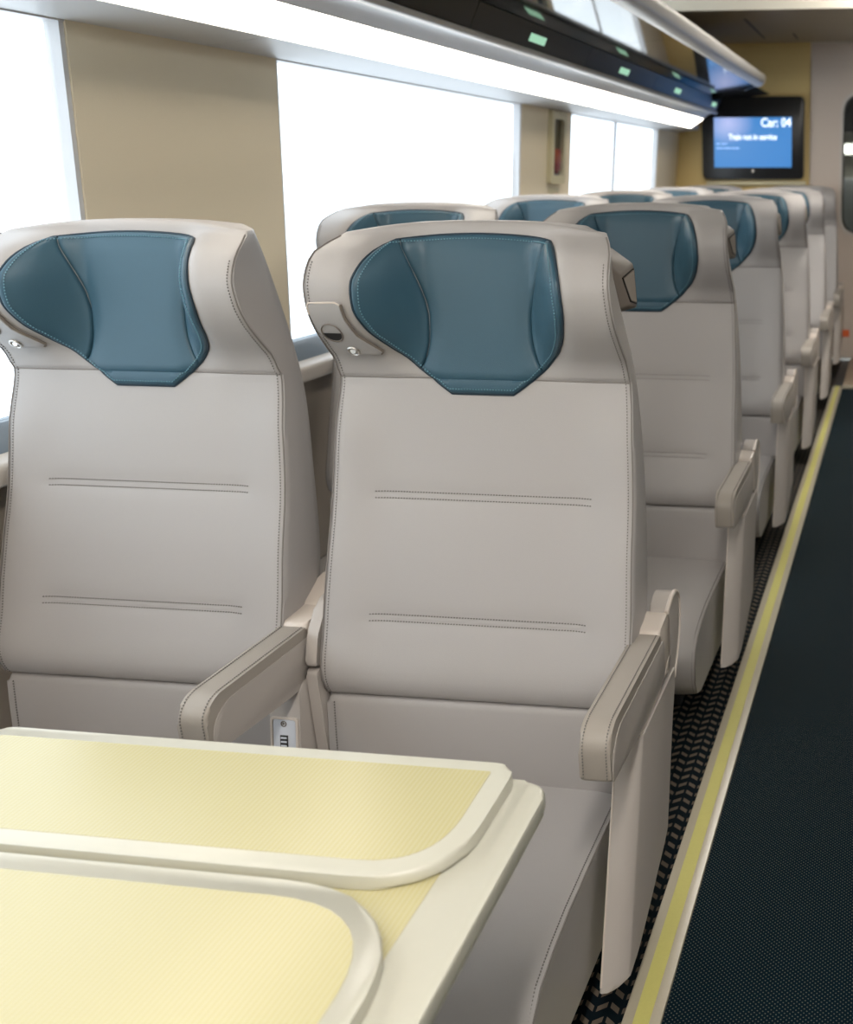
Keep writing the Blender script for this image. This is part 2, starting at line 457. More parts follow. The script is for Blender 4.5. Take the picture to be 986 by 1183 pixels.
# ------------------------------------------------------------------ information screen
sx0, sx1, sz0, sz1 = -1.380, -0.680, 1.245, 1.776
sc = empty('information_screen', ((sx0 + sx1) / 2, YT - 0.001, sz0), 'black framed passenger information screen showing blue display on the end wall', 'screen')
w2 = (sx1 - sx0) / 2; hh = sz1 - sz0
obj('bezel', prism(rr(-w2, w2, 0, hh, 0.035), 'y', -0.05, 0.0, 0.006), 'bezel', sc)
scr = bx(0, 0.535, -0.0005, 0.003, 0, 0.322)
so = obj('display', scr, 'screen', sc, loc=(-w2 + 0.083, -0.053, 0.078))
def text(body, size, x, z, parent, m='text', name='lettering', y=-0.0015, align='LEFT', sx=1.0, rotx=PI / 2, bold=0.0):
    cu = bpy.data.curves.new('t', 'FONT'); cu.body = body; cu.size = size; cu.align_x = align; cu.extrude = 0.0004; cu.offset = bold
    to = bpy.data.objects.new('t', cu); COL.objects.link(to)
    bpy.context.view_layer.update()
    me = bpy.data.meshes.new_from_object(to.evaluated_get(bpy.context.evaluated_depsgraph_get()))
    bpy.data.objects.remove(to)
    me.transform(Matrix.Diagonal((sx, 1, 1, 1))); me.transform(Matrix.Rotation(rotx, 4, 'X'))
    me.materials.append(M[m]); o = bpy.data.objects.new(name, me); COL.objects.link(o)
    o.parent = parent; o.location = (x, y, z); return o
text('Car: 04', 0.078, 0.532, 0.262, so, align='RIGHT', sx=0.88, bold=0.0012)
text('Train not in service', 0.050, 0.268, 0.180, so, align='CENTER', sx=0.84, bold=0.0012)
lb = bmesh.new()
for z, xs in ((0.150, ((0.015, 0.045), (0.052, 0.09))), (0.122, ((0.015, 0.06), (0.066, 0.12), (0.126, 0.175)))):
    for a, b in xs: box(lb, a, b, -0.0015, 0, z, z + 0.006)
obj('small_print', lb, mat('faint_print', (.3, .5, .8), .5, emit=((0.35, 0.52, 0.85), 1.0)), so)
ib = bmesh.new(); cyl(ib, (0.0, -0.053, 0.055), 0.010, 0.004)
obj('sensor', ib, 'tube', sc)

# ------------------------------------------------------------------ cove panels, strip light, luggage rack
RE = 7.05
cove_lab = 'white sloping cove panel above the windows'
jo = [Y0, -0.35, 2.31, 4.98, RE + 0.3]
cv = struct('trim_4', prism([(-1.60, 1.548), (-1.552, 1.548), (-1.552, 1.556), (-1.60, 1.556)], 'y', Y0, YT), 'white')
for a, b in zip(jo, jo[1:]):
    obj('cove_panel', prism([(-1.552, 1.551), (-1.398, 1.566), (-1.398, 1.60), (-1.552, 1.60)], 'y', a + 0.002, b - 0.002), 'white', cv)
slg = empty('strip_light', (-1.36, RE / 2, 1.60), 'long bright strip light running above the windows', 'light')
def sec(pts, y0=Y0, y1=RE, ox=1.36, oy=-RE / 2, oz=-1.60, bev=0): return prism([(p[0] + ox, p[1] + oz) for p in pts], 'y', y0 + oy, y1 + oy, bev)
obj('diffuser', sec([(-1.396, 1.567), (-1.312, 1.622), (-1.325, 1.64), (-1.410, 1.585)]), 'lamp', slg)
obj('end_cap', sec([(-1.398, 1.565), (-1.310, 1.620), (-1.325, 1.645), (-1.412, 1.588)], RE, RE + 0.012), 'white', slg)
rk = empty('luggage_rack', (-1.2, RE / 2, 1.66), 'overhead luggage rack with glossy black underside and rounded silver nose', 'luggage rack')
def rsec(pts, y0=Y0, y1=RE, **k):
    bm = sec(pts, y0, y1, ox=1.2, oy=-RE / 2, oz=-1.66, **k)
    for v in bm.verts:                      # the far end is cut obliquely
        yw = v.co.y + RE / 2; xw = v.co.x - 1.2
        if yw >= RE - 0.001: v.co.y -= max(0, xw + 1.19) / 0.32 * 0.70
    return bm
obj('silver_band', rsec([(-1.311, 1.622)] + [(-1.311 + 0.080 * t, 1.622 + 0.030 * t + 0.012 * math.sin(PI * t)) for t in (0.2, 0.4, 0.6, 0.8)] + [(-1.231, 1.652), (-1.231, 1.70), (-1.311, 1.70)]), 'silver', rk)
obj('edge_rail', rsec(fillet([(-1.232, 1.648), (-1.218, 1.652), (-1.216, 1.666), (-1.232, 1.67)], 0.004)), 'tube', rk)
obj('rack_body', rsec([(-1.545, 1.64), (-1.32, 1.66), (-1.235, 1.70), (-1.18, 1.755), (-0.90, 1.778), (-0.86, 1.81), (-1.00, 1.93), (-1.50, 2.0)]), 'bezel', rk)
obj('end_cap', rsec([(-1.40, 1.66), (-1.309, 1.655), (-1.235, 1.668), (-1.19, 1.741), (-0.865, 1.764), (-0.83, 1.82), (-1.00, 1.94), (-1.53, 2.02), (-1.54, 1.66)], RE, RE + 0.02), 'bezel', rk)
nose = [(-0.872, 1.763), (-0.845, 1.756), (-0.815, 1.760), (-0.795, 1.774), (-0.788, 1.793), (-0.797, 1.812), (-0.822, 1.824), (-0.88, 1.832), (-0.88, 1.77)]
nb = rsec(nose, Y0, RE + 0.02)
obj('rack_nose', nb, 'tube', rk, smooth=50)
yj = [Y0 + 0.3 + 1.11 * k for k in range(9)]
yj = [y for y in yj if y < RE]
ys = [-2.01 + 1.11 * k for k in range(9)]       # display positions, one per row
edges = [Y0] + [y + 0.60 for y in ys if y + 0.60 < RE - 0.2] + [RE]
for a, b in zip(edges, edges[1:]):
    obj('service_panel', rsec([(-1.230, 1.660), (-1.190, 1.738), (-1.20, 1.75), (-1.24, 1.67)], a + 0.0015, b - 0.0015), 'gloss', rk)
    obj('underside_panel', rsec([(-1.188, 1.740), (-0.872, 1.764), (-0.875, 1.775), (-1.19, 1.752)], a + 0.0015, b - 0.0015), 'mirror', rk)
nx, nz = 0.078 / 0.0877, -0.04 / 0.0877
for y in ys:
    if y + 0.1 > RE: continue
    y = y + 0.02
    def Q(t, off): return (-1.230 + 0.040 * t + nx * off, 1.660 + 0.078 * t + nz * off)
    obj('seat_number_display', rsec([Q(0.36, -0.002), Q(0.36, 0.0015), Q(0.66, 0.0015), Q(0.66, -0.002)], y - 0.075, y + 0.075), 'green', rk)

# ------------------------------------------------------------------ emergency tool case on the second post
ec = empty('emergency_tool_case', (wx(1.24), 4.745, 1.24), 'narrow cream wall case with dark window and red tool on the post between windows', 'emergency case')
ec.rotation_euler = (0, math.atan(0.0986), 0)
obj('housing', ring(rr(-0.10, 0.10, 0.0, 0.31, 0.012, 3), rr(-0.066, 0.066, 0.035, 0.275, 0.012, 3), 'x', 0.0, 0.022), 'case', ec)
obj('back_panel', bx(0.0, 0.004, -0.07, 0.07, 0.03, 0.28), 'bezel', ec)
tb = bmesh.new(); tube(tb, [(0.012, -0.005, 0.045), (0.012, -0.005, 0.09), (0.012, 0.0, 0.15)], 0.007, 10); box(tb, 0.005, 0.02, -0.035, 0.04, 0.055, 0.150, bev=0.008)
obj('red_tool', tb, 'red', ec)
obj('glass_front', bx(0.021, 0.023, -0.066, 0.066, 0.035, 0.275), 'glass', ec)
obj('instruction_label', bx(0.0, 0.003, -0.07, 0.07, -0.09, -0.02), 'case', ec)
ob_ = bmesh.new()
for k in range(2): box(ob_, 0.003, 0.0036, -0.058, 0.058, -0.060 - 0.02 * k, -0.048 - 0.02 * k)
obj('orange_print', ob_, 'orange', ec)

# ================================================================== SEAT
YR = 1.5    # row-1 world y of the seat's own origin
HW = [(.42, .272), (.57, .272), (.66, .269), (.78, .266), (.90, .260), (.95, .256), (1.03, .2535), (1.12, .249), (1.16, .246), (1.177, .236), (1.192, .221), (1.21, .21)]
YC = [(.42, 1.470), (.56, 1.515), (.66, 1.549), (.757, 1.585), (.87, 1.614), (.95, 1.632), (1.05, 1.645), (1.12, 1.655), (1.215, 1.672)]
WG = [(.945, 0), (.985, .020), (1.01, .046), (1.05, .083), (1.08, .100), (1.115, .108), (1.14, .101), (1.162, .085), (1.177, .056), (1.192, .022), (1.21, .010)]
WRr = [(.42, .268), (.6, .270), (.78, .262), (.95, .243), (1.12, .210), (1.17, .198), (1.215, .185)]
YRr = [(.42, 1.60), (.6, 1.655), (.78, 1.690), (.95, 1.722), (1.12, 1.725), (1.215, 1.725)]
def front(x, z):
    ax = abs(x)
    y = tab(YC, z) - tab(WG, z) * sst(0.085, 0.180, ax)
    # soft side bolsters and pressed creases of the quilting
    if z < 0.95:
        y -= 0.010 * sst(0.16, 0.25, ax) * sst(0.42, 0.50, z) * (1 - sst(0.85, 0.95, z))
        for zc in (0.757, 0.558):
            y += 0.0030 * math.exp(-((z - zc) / 0.011) ** 2) * (1 - sst(0.175, 0.21, ax))
            y -= 0.0012 * math.exp(-((z - zc) / 0.003) ** 2) * (1 - sst(0.175, 0.19, ax))
    k = min(1.0, max(0.0, (0.462 - z) / 0.040))
    y += 0.022 * (1 - math.sqrt(max(0.0, 1 - k * k))) - 0.006 * sst(0.42, 0.47, z) * (1 - sst(0.47, 0.55, z))
    y += 0.003 * math.exp(-((z - 0.952) / 0.0035) ** 2)
    return y
def fs(x, z, off=0.0):
    e = 0.002
    y = front(x, z)
    n = Vector(((front(x + e, z) - front(x - e, z)) / (2 * e), -1.0, (front(x, z + e) - front(x, z - e)) / (2 * e))).normalized()
    return Vector((x, y - YR, z)) + n * off
def us_(u, z, off=0.0):
    x = u * tab(HW, z); p = fs(x, z, off); p.z -= topdrop(u, z); return p
def topdrop(u, z): return 0.003 * abs(u) ** 3 * sst(1.08, 1.19, z)

def backrest_mesh():
    zs = [0.425, 0.428, 0.432, 0.437, 0.444, 0.452] + [0.462 + 0.0135 * k for k in range(37)]
    zs = [z for z in zs if z < 0.94] + [0.943, 0.947, 0.950, 0.952, 0.954, 0.957, 0.961, 0.968] + [0.98 + 0.0125 * k for k in range(12)] + [1.130 + 0.007 * k for k in range(10)]
    for zc in (0.558, 0.757): zs += [zc - 0.006, zc - 0.003, zc, zc + 0.003, zc + 0.006]
    zs = sorted(set(round(z, 4) for z in zs)); zs = [z for i, z in enumerate(zs) if i == 0 or z - zs[i - 1] > 0.0012]
    zs = [z for z in zs if z <= 1.190] + [1.192]
    us = [-1, -.985, -.96, -.92] + [-.88 + .055 * k for k in range(33)] + [.92, .96, .985, 1]
    us = sorted(set(round(u, 4) for u in us))
    bm = bmesh.new(); rings = []
    def ringat(z, t=0.0, rise=0.0):
        """t: 0..1 closes the crown"""
        def zq(u): return z - topdrop(u, z) + rise * (1 - 0.92 * min(1, abs(u)) ** 2.5)
        hw = tab(HW, z); wr = tab(WRr, z); yr = tab(YRr, z)
        a = t * PI / 2; R = 0.015
        pts = []
        ins = R * (1 - math.cos(a)); 
        for u in us:
            x = u * (hw - ins * 0.6)
            y = front(u * hw, z)
            ed = max(0, abs(u) - 0.955) / 0.045
            y += 0.0035 * ed ** 2
            y += ins
            pts.append((x, y, zq(u)))
        # right side to rear
        xs1, y1 = pts[-1][0], pts[-1][1]
        yrr = max(yr - ins, y1 + 0.01); wrr = wr - ins * 0.6
        side = []
        for k in (0.12, 0.35, 0.6, 0.85):
            xx = xs1 + (wrr - xs1) * k + 0.004 * math.sin(PI * k); side.append((xx, y1 + (yrr - 0.015 - y1) * k))
        side.append((wrr - 0.006, yrr - 0.004))
        rear = [(wrr * q, yrr + 0.002) for q in (0.9, 0.6, 0.3)]
        rside = side + rear
        zd = zq(1)
        allr = [(x, y, zd if i < 5 else zq(abs(x) / hw)) for i, (x, y) in enumerate(rside)]
        allr.append((0, yrr + 0.002, zq(0)))
        mir = [(-x, y, q) for x, y, q in allr[:-1]][::-1]
        return pts + allr + mir
    for z in zs: rings.append(ringat(z))
    zl = zs[-1]
    for t in (0.2, 0.4, 0.6, 0.8, 1.0):
        rings.append(ringat(zl, t, 0.015 * math.sin(t * PI / 2)))
    V = [[bm.verts.new((x, y - YR, z)) for x, y, z in r] for r in rings]
    n = len(V[0])
    for A, B in zip(V, V[1:]):
        for k in range(n): bm.faces.new((A[k], A[(k + 1) % n], B[(k + 1) % n], B[k]))
    # crown and bottom: strips between front and rear by matching u
    for R_, top in ((V[-1], True), (V[0], False)):
        nf = len(us); fr = R_[:nf]; back = R_[nf:][::-1]     # both run left to right
        i = j = 0
        while i < len(fr) - 1 or j < len(back) - 1:
            if j == len(back) - 1 or (i < len(fr) - 1 and fr[i + 1].co.x <= back[j + 1].co.x):
                bm.faces.new((fr[i], fr[i + 1], back[j])); i += 1
            else:
                bm.faces.new((fr[i], back[j + 1], back[j])); j += 1
    return bm

# headrest pad outline and its inner seams
XO = [(.928, .054), (.945, .078), (.968, .107), (.99, .128), (1.01, .146), (1.045, .165), (1.08, .172), (1.115, .170), (1.14, .163), (1.158, .153), (1.168, .142), (1.174, .130)]
XS = [(.968, .107), (.985, .098), (1.02, .090), (1.05, .089), (1.08, .094), (1.12, .106), (1.174, .126)]
ZB, ZT = 0.928, 1.174
def padz(x, z): return z + 0.012 * sst(1.10, ZT, z) * (1 - (x / 0.15) ** 2)
def lin(T, z):
    if z > 0.968: return tab(T, z)
    if z <= T[0][0]: return T[0][1]
    for a, b in zip(T, T[1:]):
        if z <= b[0]: return a[1] + (b[1] - a[1]) * (z - a[0]) / (b[0] - a[0])
    return T[-1][1]
def pad_panel(side):
    bm = bmesh.new(); NZ = 44; NX = 22; grid = []
    z0 = ZB if side == 0 else 0.9685
    for i in range(NZ + 1):
        z = z0 + (ZT - z0) * (0.5 - 0.5 * math.cos(PI * i / NZ))
        xo = lin(XO, z); xs = min(lin(XS, z), xo) if z > 0.968 else xo
        a, b = (-xs, xs) if side == 0 else ((xs, xo) if side > 0 else (-xo, -xs))
        row = []
        for k in range(NX + 1):
            s = 0.5 - 0.5 * math.cos(PI * k / NX)
            x = a + (b - a) * s
            d = min(x - a, b - x, (z - z0) if side == 0 else 9, ZT - z)
            d = max(0, d)
            h = 0.0085 * math.sqrt(max(0, 1 - (1 - min(1, d / 0.0055)) ** 2)) + 0.0035 * sst(0, 0.03, d) - 0.0015
            row.append(bm.verts.new(fs(x, padz(x, z), h)))
        grid.append(row)
    for i in range(NZ):
        for k in range(NX):
            q = (grid[i][k], grid[i][k + 1], grid[i + 1][k + 1], grid[i + 1][k])
            bm.faces.new(q)
    bmesh.ops.remove_doubles(bm, verts=bm.verts, dist=0.0002)
    return bm
def outline(ins=0.0, off=0.0, zlo=ZB, n=40):
    L = []
    for i in range(n + 1):
        z = zlo + ins + (ZT - ins - zlo - ins) * i / n
        L.append((lin(XO, z) - ins * (1.15 if z < 1.03 else 1.0), z))
    pts = [(-x, z) for x, z in L[::-1]] + [(x, z) for x, z in L]
    top = [(L[-1][0] * (1 - 2 * k / 24), L[-1][1]) for k in range(1, 24)]
    pts = pts + top
    return [fs(x, padz(x, z), off) for x, z in pts]

def make_seat():
    """seat with its back towards +y; origin on the floor; armrest and side panel on the +x side"""
    t = empty('train_seat', (0, 0, 0))
    X = 0.688
    br = obj('backrest', backrest_mesh(), 'leather', t, smooth=60)
    # seams
    sb = bmesh.new()
    Z = [0.428, 0.434] + [0.44 + 0.0125 * k for k in range(60)] + [1.187]
    for s in (-1, 1):
        tube(sb, [us_(s * 0.992, z, 0.0) for z in Z], 0.0013, 5)
    tube(sb, [fs(-0.252 + 0.504 * k / 50, 0.952, 0.0003) for k in range(51) if abs(-0.252 + 0.504 * k / 50) > 0.085 or True], 0.0013, 5)
    obj('seam', sb, 'leather_seam', br, stuff=True)
    tb = bmesh.new()
    for s in (-1, 1):
        stitches(tb, [us_(s * 0.963, z, 0.0005) for z in Z if z < 1.165])
    for zc in (0.757, 0.558):
        for dz in (-0.0055, 0.0055):
            stitches(tb, [fs(-0.190 + 0.38 * k / 30, zc + dz, 0.0006) for k in range(31)])
    obj('stitching', tb, 'thread', br, stuff=True)
    # headrest
    hr = obj('headrest', pad_panel(0), 'blue', t, smooth=60)
    obj('headrest_wing', pad_panel(1), 'blue', hr, smooth=60)
    obj('headrest_wing', pad_panel(-1), 'blue', hr, smooth=60)
    pb = bmesh.new(); tube(pb, outline(0.0, 0.0012), 0.0024, 6, closed=True)
    obj('piping', pb, 'blue_seam', hr)
    st = bmesh.new(); o2 = outline(0.0070, 0.0090); stitches(st, o2 + [o2[0]], step=0.0050)
    obj('stitching', st, 'blue_thread', hr, stuff=True)
    # lower back and seat cushion
    lbk = prism(fillet([(1.463, .268), (1.474, .36), (1.484, .421), (1.58, .424), (1.58, .268)], [.012, .05, .014, .01, .01]), 'x', -0.272, 0.272, 0.010, 3)
    for v in lbk.verts: v.co.y -= YR
    lo = obj('lower_back', lbk, 'leather', t)
    sb = bmesh.new()
    for s in (-1, 1): stitches(sb, [(s * 0.257, 1.462 - YR, .275), (s * 0.257, 1.472 - YR, .36), (s * 0.257, 1.479 - YR, .41)])
    obj('stitching', sb, 'thread', lo, stuff=True)
    prof = [(1.50, .10), (1.50, .276), (1.40, .2775), (1.28, .278), (1.18, .276), (1.10, .269), (1.04, .256), (1.003, .230), (.990, .195), (.990, .15), (1.01, .112), (1.06, .095), (1.40, .085)]
    cb = bmesh.new(); NXc = 17; rows = []
    for k in range(NXc):
        u = -1 + 2 * k / (NXc - 1)
        x = 0.252 * math.copysign(abs(u) ** 0.7, u)
        ed = sst(0.80, 1.0, abs(u))
        rows.append([cb.verts.new((x, (y + 0.010 * ed * (y < 1.15)) - YR, z - 0.006 * ed * (z > 0.18) + 0.004 * (1 - u * u) * (z > 0.25))) for y, z in prof])
    for s in (0, 1):   # side skirts slightly outside
        pass
    for A, B in zip(rows, rows[1:]):
        for k in range(len(prof)): cb.faces.new((A[k], A[(k + 1) % len(prof)], B[(k + 1) % len(prof)], B[k]))
    cb.faces.new(rows[0][::-1]); cb.faces.new(rows[-1])
    cu = obj('seat_cushion', cb, 'leather', t, smooth=50)
    sm = bmesh.new(); s2 = bmesh.new()
    for s in (-1, 1):
        e = [(s * 0.2515, y + 0.010 * (y < 1.15) - YR, z - 0.006 * (z > .18) + 0.0003) for y, z in prof[1:11]]
        tube(sm, e, 0.0014, 5); stitches(s2, [(x - s * 0.007, y, z + 0.0028) for x, y, z in e[:6]] + [(x - s * 0.007, y - 0.002, z) for x, y, z in e[6:]])
    obj('seam', sm, 'leather_seam', cu, stuff=True); obj('stitching', s2, 'thread', cu, stuff=True)
    for sx in (-0.16, 0.16):
        for y in (1.18, 1.42):
            obj('leg', bx(sx - .02, sx + .02, y - .02 - YR, y + .02 - YR, 0, 0.09), 'frame', t)
    obj('seat_frame', bx(-0.25, 0.25, 1.12 - YR, 1.58 - YR, 0.08, 0.12, bev=.01), 'frame', t)
    obj('back_shell', bx(-0.25, 0.25, 1.52 - YR, 1.60 - YR, 0.12, 0.47, bev=.02), 'plastic_dark', t)
    # latch plate on the window-side wing
    def P(px, pz, off=0.003): return fs(px, pz, off)
    lp = [(-.2440, 1.070), (-.2435, 1.083), (-.240, 1.087), (-.196, 1.088), (-.189, 1.084), (-.188, 1.062), (-.181, 1.034), (-.158, 1.003), (-.163, .998), (-.19, .998), (-.215, 1.000), (-.230, 1.016), (-.2425, 1.044)]
    hb = bmesh.new()
    cxp = sum(p[0] for p in lp) / len(lp); czp = sum(p[1] for p in lp) / len(lp)
    def densify(pl, m=5):
        out = []
        for a, b in zip(pl, pl[1:] + pl[:1]):
            for k in range(m): out.append((a[0] + (b[0] - a[0]) * k / m, a[1] + (b[1] - a[1]) * k / m))
        return out
    dl = densify(lp); levels = [(1.0, -0.002), (1.0, 0.005), (0.965, 0.0072), (0.90, 0.0072), (0.7, 0.0072), (0.45, 0.0072), (0.2, 0.0072)]
    RG = [[hb.verts.new(P(cxp + (x - cxp) * s_, czp + (z - czp) * s_, o_)) for x, z in dl] for s_, o_ in levels]
    for A, B in zip(RG, RG[1:]):
        for k in range(len(A)): hb.faces.new((A[k], A[(k + 1) % len(A)], B[(k + 1) % len(A)], B[k]))
    hb.faces.new(RG[-1])
    hk = obj('latch_plate', hb, 'latch', t, smooth=50)
    eb = bmesh.new(); tube(eb, [P(x, z, 0.0068) for x, z in densify(lp[:5])[:21]], 0.0016, 6)
    obj('plate_rim', eb, 'plastic_lip', hk)
    gb = bmesh.new(); tube(gb, [P(x, z, 0.0035) for x, z in densify([lp[4], lp[5], lp[6], lp[7], lp[8]])[:20]], 0.0028, 6)
    obj('plate_shade', gb, 'plastic_dark', hk)  # dark tube puts the plate's shadow side into the colour
    cc = (-0.219, 1.040)
    rb = bmesh.new(); tube(rb, [P(cc[0] + .0165 * math.cos(a), cc[1] + .015 * math.sin(a), 0.0078) for a in [2 * PI * k / 24 for k in range(24)]], 0.0012, 5, closed=True)
    obj('catch_ring', rb, 'plastic_dark', hk)
    db = bmesh.new(); c0 = [P(cc[0] + .0150 * math.cos(a), cc[1] + .013 * math.sin(a), 0.0079) for a in [PI + PI * k / 14 for k in range(15)]]
    v0 = [db.verts.new(p) for p in c0]; v1 = [db.verts.new(p + Vector((0, .002, 0))) for p in c0]
    db.faces.new(v0); db.faces.new(v1[::-1])
    for k in range(15): db.faces.new((v0[k], v0[(k + 1) % 15], v1[(k + 1) % 15], v1[k]))
    obj('catch_slot', db, 'black', hk)
    kb = bmesh.new(); kc = (-0.2015, 1.0075)
    tube(kb, [P(kc[0] + .0085 * math.cos(a), kc[1] + .0065 * math.sin(a), 0.0085) for a in [2 * PI * k / 20 for k in range(20)]], 0.0020, 6, closed=True)
    c0 = P(*kc, 0.0065); cyl(kb, (c0.x, c0.y - 0.003, c0.z), 0.005, 0.003)
    obj('lock_button', kb, 'chrome', hk)
    # grab handle on the aisle-side corner
    g = bmesh.new()
    A = [(0.190, 1.672, 1.163), (0.190, 1.672, 1.052), (0.200, 1.745, 1.052), (0.200, 1.745, 1.163)]
    B = [(0.226, 1.700, 1.120), (0.236, 1.722, 1.068), (0.242, 1.748, 1.060), (0.239, 1.745, 1.136)]
    va = [g.verts.new((x, y - YR, z)) for x, y, z in A]; vb = [g.verts.new((x, y - YR, z)) for x, y, z in B]
    g.faces.new(va[::-1]); g.faces.new(vb)
    for k in range(4): g.faces.new((va[k], va[(k + 1) % 4], vb[(k + 1) % 4], vb[k]))
    bmesh.ops.bevel(g, geom=list(g.edges), offset=0.004, segments=2, profile=.5, affect='EDGES')
    gh = obj('grab_handle', g, 'plastic_dark', t)
    cB = sum((Vector(b) for b in B), Vector()) / 4
    nB = (Vector(B[1]) - Vector(B[0])).cross(Vector(B[3]) - Vector(B[0])).normalized()
    if nB.x < 0: nB = -nB
    ins = bmesh.new()
    for sc_, of, in ((0.72, 0.0008),):
        q = [cB + (Vector(b) - cB) * sc_ for b in B]
        lo_ = [ins.verts.new(p - Vector((0, YR, 0)) + nB * -0.002) for p in q]; hi_ = [ins.verts.new(p - Vector((0, YR, 0)) + nB * 0.0022) for p in q]
        ins.faces.new(lo_); ins.faces.new(hi_[::-1])
        for k in range(4): ins.faces.new((lo_[k], lo_[(k + 1) % 4], hi_[(k + 1) % 4], hi_[k]))
    obj('handle_inset', ins, 'inset', gh)
    gr_ = bmesh.new(); q = [cB + (Vector(b) - cB) * 0.78 - Vector((0, YR, 0)) + nB * 0.0006 for b in B]
    tube(gr_, q, 0.0016, 5, closed=True)
    obj('handle_groove', gr_, 'black', gh)
    return t

def armrest(parent, xi, xo, side, y0=1.222, y1=1.545, pad_label=None):
    """armrest: pad wraps top and front, cover on the outer face"""
    pr = fillet([(y0 - YR, .458), (y0 - YR, .520), (y0 + .030 - YR, .540), (y1 - YR, .540), (y1 - YR, .515), (y0 + .055 - YR, .510), (y0 + .040 - YR, .458)], [.006, .028, .03, .004, .004, .02, .004], 5)
    a = obj('armrest', prism(pr, 'x', xi, xo, 0.006, 3), 'pad', parent)
    sb = bmesh.new()
    path = [(y0 - .0006, .465), (y0 - .0006, .505), (y0 + .002, .517), (y0 + .0095, .5275), (y0 + .023, .5365), (y0 + .045, .5408), (y1 - .005, .5408)]
    for x in (xi + 0.006, xo - 0.006):
        stitches(sb, [(x, y - YR, z) for y, z in path])
    obj('stitching', sb, 'thread', a, stuff=True)
    cv_ = fillet([(y0 + .006 - YR, .455), (y0 + .012 - YR, .500), (y0 + .05 - YR, .522), (y1 + .02 - YR, .522), (y1 + .02 - YR, .452), (y0 + .22 - YR, .442)], [.004, .02, .03, .01, .01, .03], 4)
    o = sorted((xo - side * 0.008, xo + side * 0.001)); 
    cx0, cx1 = (o[0], o[1])
    obj('armrest_cover', prism(cv_, 'x', cx0, cx1, 0.002, 2), 'plastic', a)
    core = prism([(y0 + .03 - YR, .456), (y0 + .03 - YR, .525), (y1 + .02 - YR, .525), (y1 + .02 - YR, .455)], 'x', xi + .006, xo - .006)
    obj('armrest_core', core, 'plastic', a)
    hb = prism(fillet([(y1 - .005 - YR, .455), (y1 - .002 - YR, .545), (1.62 - YR, .556), (1.62 - YR, .44)], [.004, .010, .02, .01]), 'x', xi + 0.003, xo - 0.001, 0.006, 3)
    obj('pivot_block', hb, 'plastic_lip', a)
    return a

def make_side_panel(t):
    """aisle-side panel of a seat, local x about 0.27"""
    bm = bmesh.new()
    X = 0.688
    prof = [(.432, 1.224, 1.640), (.40, 1.2245, 1.638), (.344, 1.2255, 1.612), (.27, 1.2265, 1.585), (.20, 1.2275, 1.560), (.160, 1.228, 1.545), (.148, 1.228, 1.520), (.130, 1.2285, 1.462), (.112, 1.229, 1.408), (.098, 1.230, 1.360), (.088, 1.231, 1.318), (.080, 1.233, 1.275), (.077, 1.240, 1.258)]
    rings = []
    for z, yf, yr in prof:
        yf = 1.228 + (z - 0.080) * 0.43
        q = min(1.0, (yr - yf) / 0.07); d = 0.0395 * q
        pts = [(-.4165, yf + .004), (-.4155, yf + .001), (-.4130, yf), (-.4130 + d * .5, yf + .006 * q), (-.4130 + d * .90, yf + 0.020 * q), (-.4130 + d * .97, yf + 0.027 * q), (-.4130 + d * .95, yr - .004), (-.4130 + d * .88, yr), (-.4130 + d * .4, yr), (-.4130 + d * .3, min(yf + 0.06, yr - .002)), (-.4165, min(yf + .03, yr - .004))]
        rings.append([bm.verts.new((x + X, y - YR, z)) for x, y in pts])
    n = 11
    for A, B in zip(rings, rings[1:]):
        for k in range(n): bm.faces.new((A[k], A[(k + 1) % n], B[(k + 1) % n], B[k]))
    bm.faces.new(rings[0]); bm.faces.new(rings[-1][::-1])
    sp = obj('side_panel', bm, 'plastic', t, smooth=30)
    lip = bmesh.new()
    tube(lip, [(-.381 + X, y - YR, z) for y, z in ((1.392, .434), (1.45, .436), (1.52, .440), (1.57, .452), (1.605, .470))], 0.004, 8)
    tube(lip, [(-.4145 + X, 1.3785 - YR, .43), (-.4145 + X, 1.2630 - YR, .16), (-.4145 + X, 1.2305 - YR, .085)], 0.0018, 6)
    obj('panel_lip', lip, 'plastic_lip', sp)
    ar = prism(fillet([(1.60, .40), (1.60, .555), (1.665, .575), (1.712, .545), (1.700, .47), (1.640, .40)], [.01, .02, .03, .035, .04, .01], 6), 'x', -.412 + X, -.378 + X, 0.006, 3)
    for v in ar.verts: v.co.y -= YR
    obj('hinge_arch', ar, 'plastic', sp)
    ab = bmesh.new(); tube(ab, [(-.380 + X, y - YR, z) for y, z in fillet([(1.605, .553), (1.665, .573), (1.708, .545), (1.697, .472), (1.643, .410)], [0, .03, .035, .04, 0], 5)], 0.0045, 8)
    obj('arch_lip', ab, 'plastic_lip', sp)

def children(o): return [c for c in COL.objects if c.parent == o]
def copy_tree(o, parent=None):
    c = o.copy(); COL.objects.link(c)
    if parent: c.parent = parent; c.matrix_parent_inverse = Matrix()
    for ch in kids.get(o, []): copy_tree(ch, c)
    return c

AX, WXs = -0.688, -1.305
aisle = make_seat()
arm = armrest(aisle, -.4235 + .688, -.377 + .688, 1)
make_side_panel(aisle)
rc = bmesh.new(); cyl(rc, (-.4285 + .688, 1.262 - YR, .480), 0.007, 0.006, axis='x', n=16, bev=0.001)
# window seats: same seat, no aisle armrest
seat_parts = [o for o in COL.objects]
kids = {}
def index():
    kids.clear()
    for o in COL.objects:
        if o.parent: kids.setdefault(o.parent, []).append(o)
index()
window = aisle.copy(); COL.objects.link(window)
for ch in list(kids[aisle]):
    if ch.name.startswith(('armrest', 'side_panel', 'grab_handle')): continue
    copy_tree(ch, window)
# recline button, only seen on the rows behind
btn = obj('recline_button', rc, 'chrome', aisle)

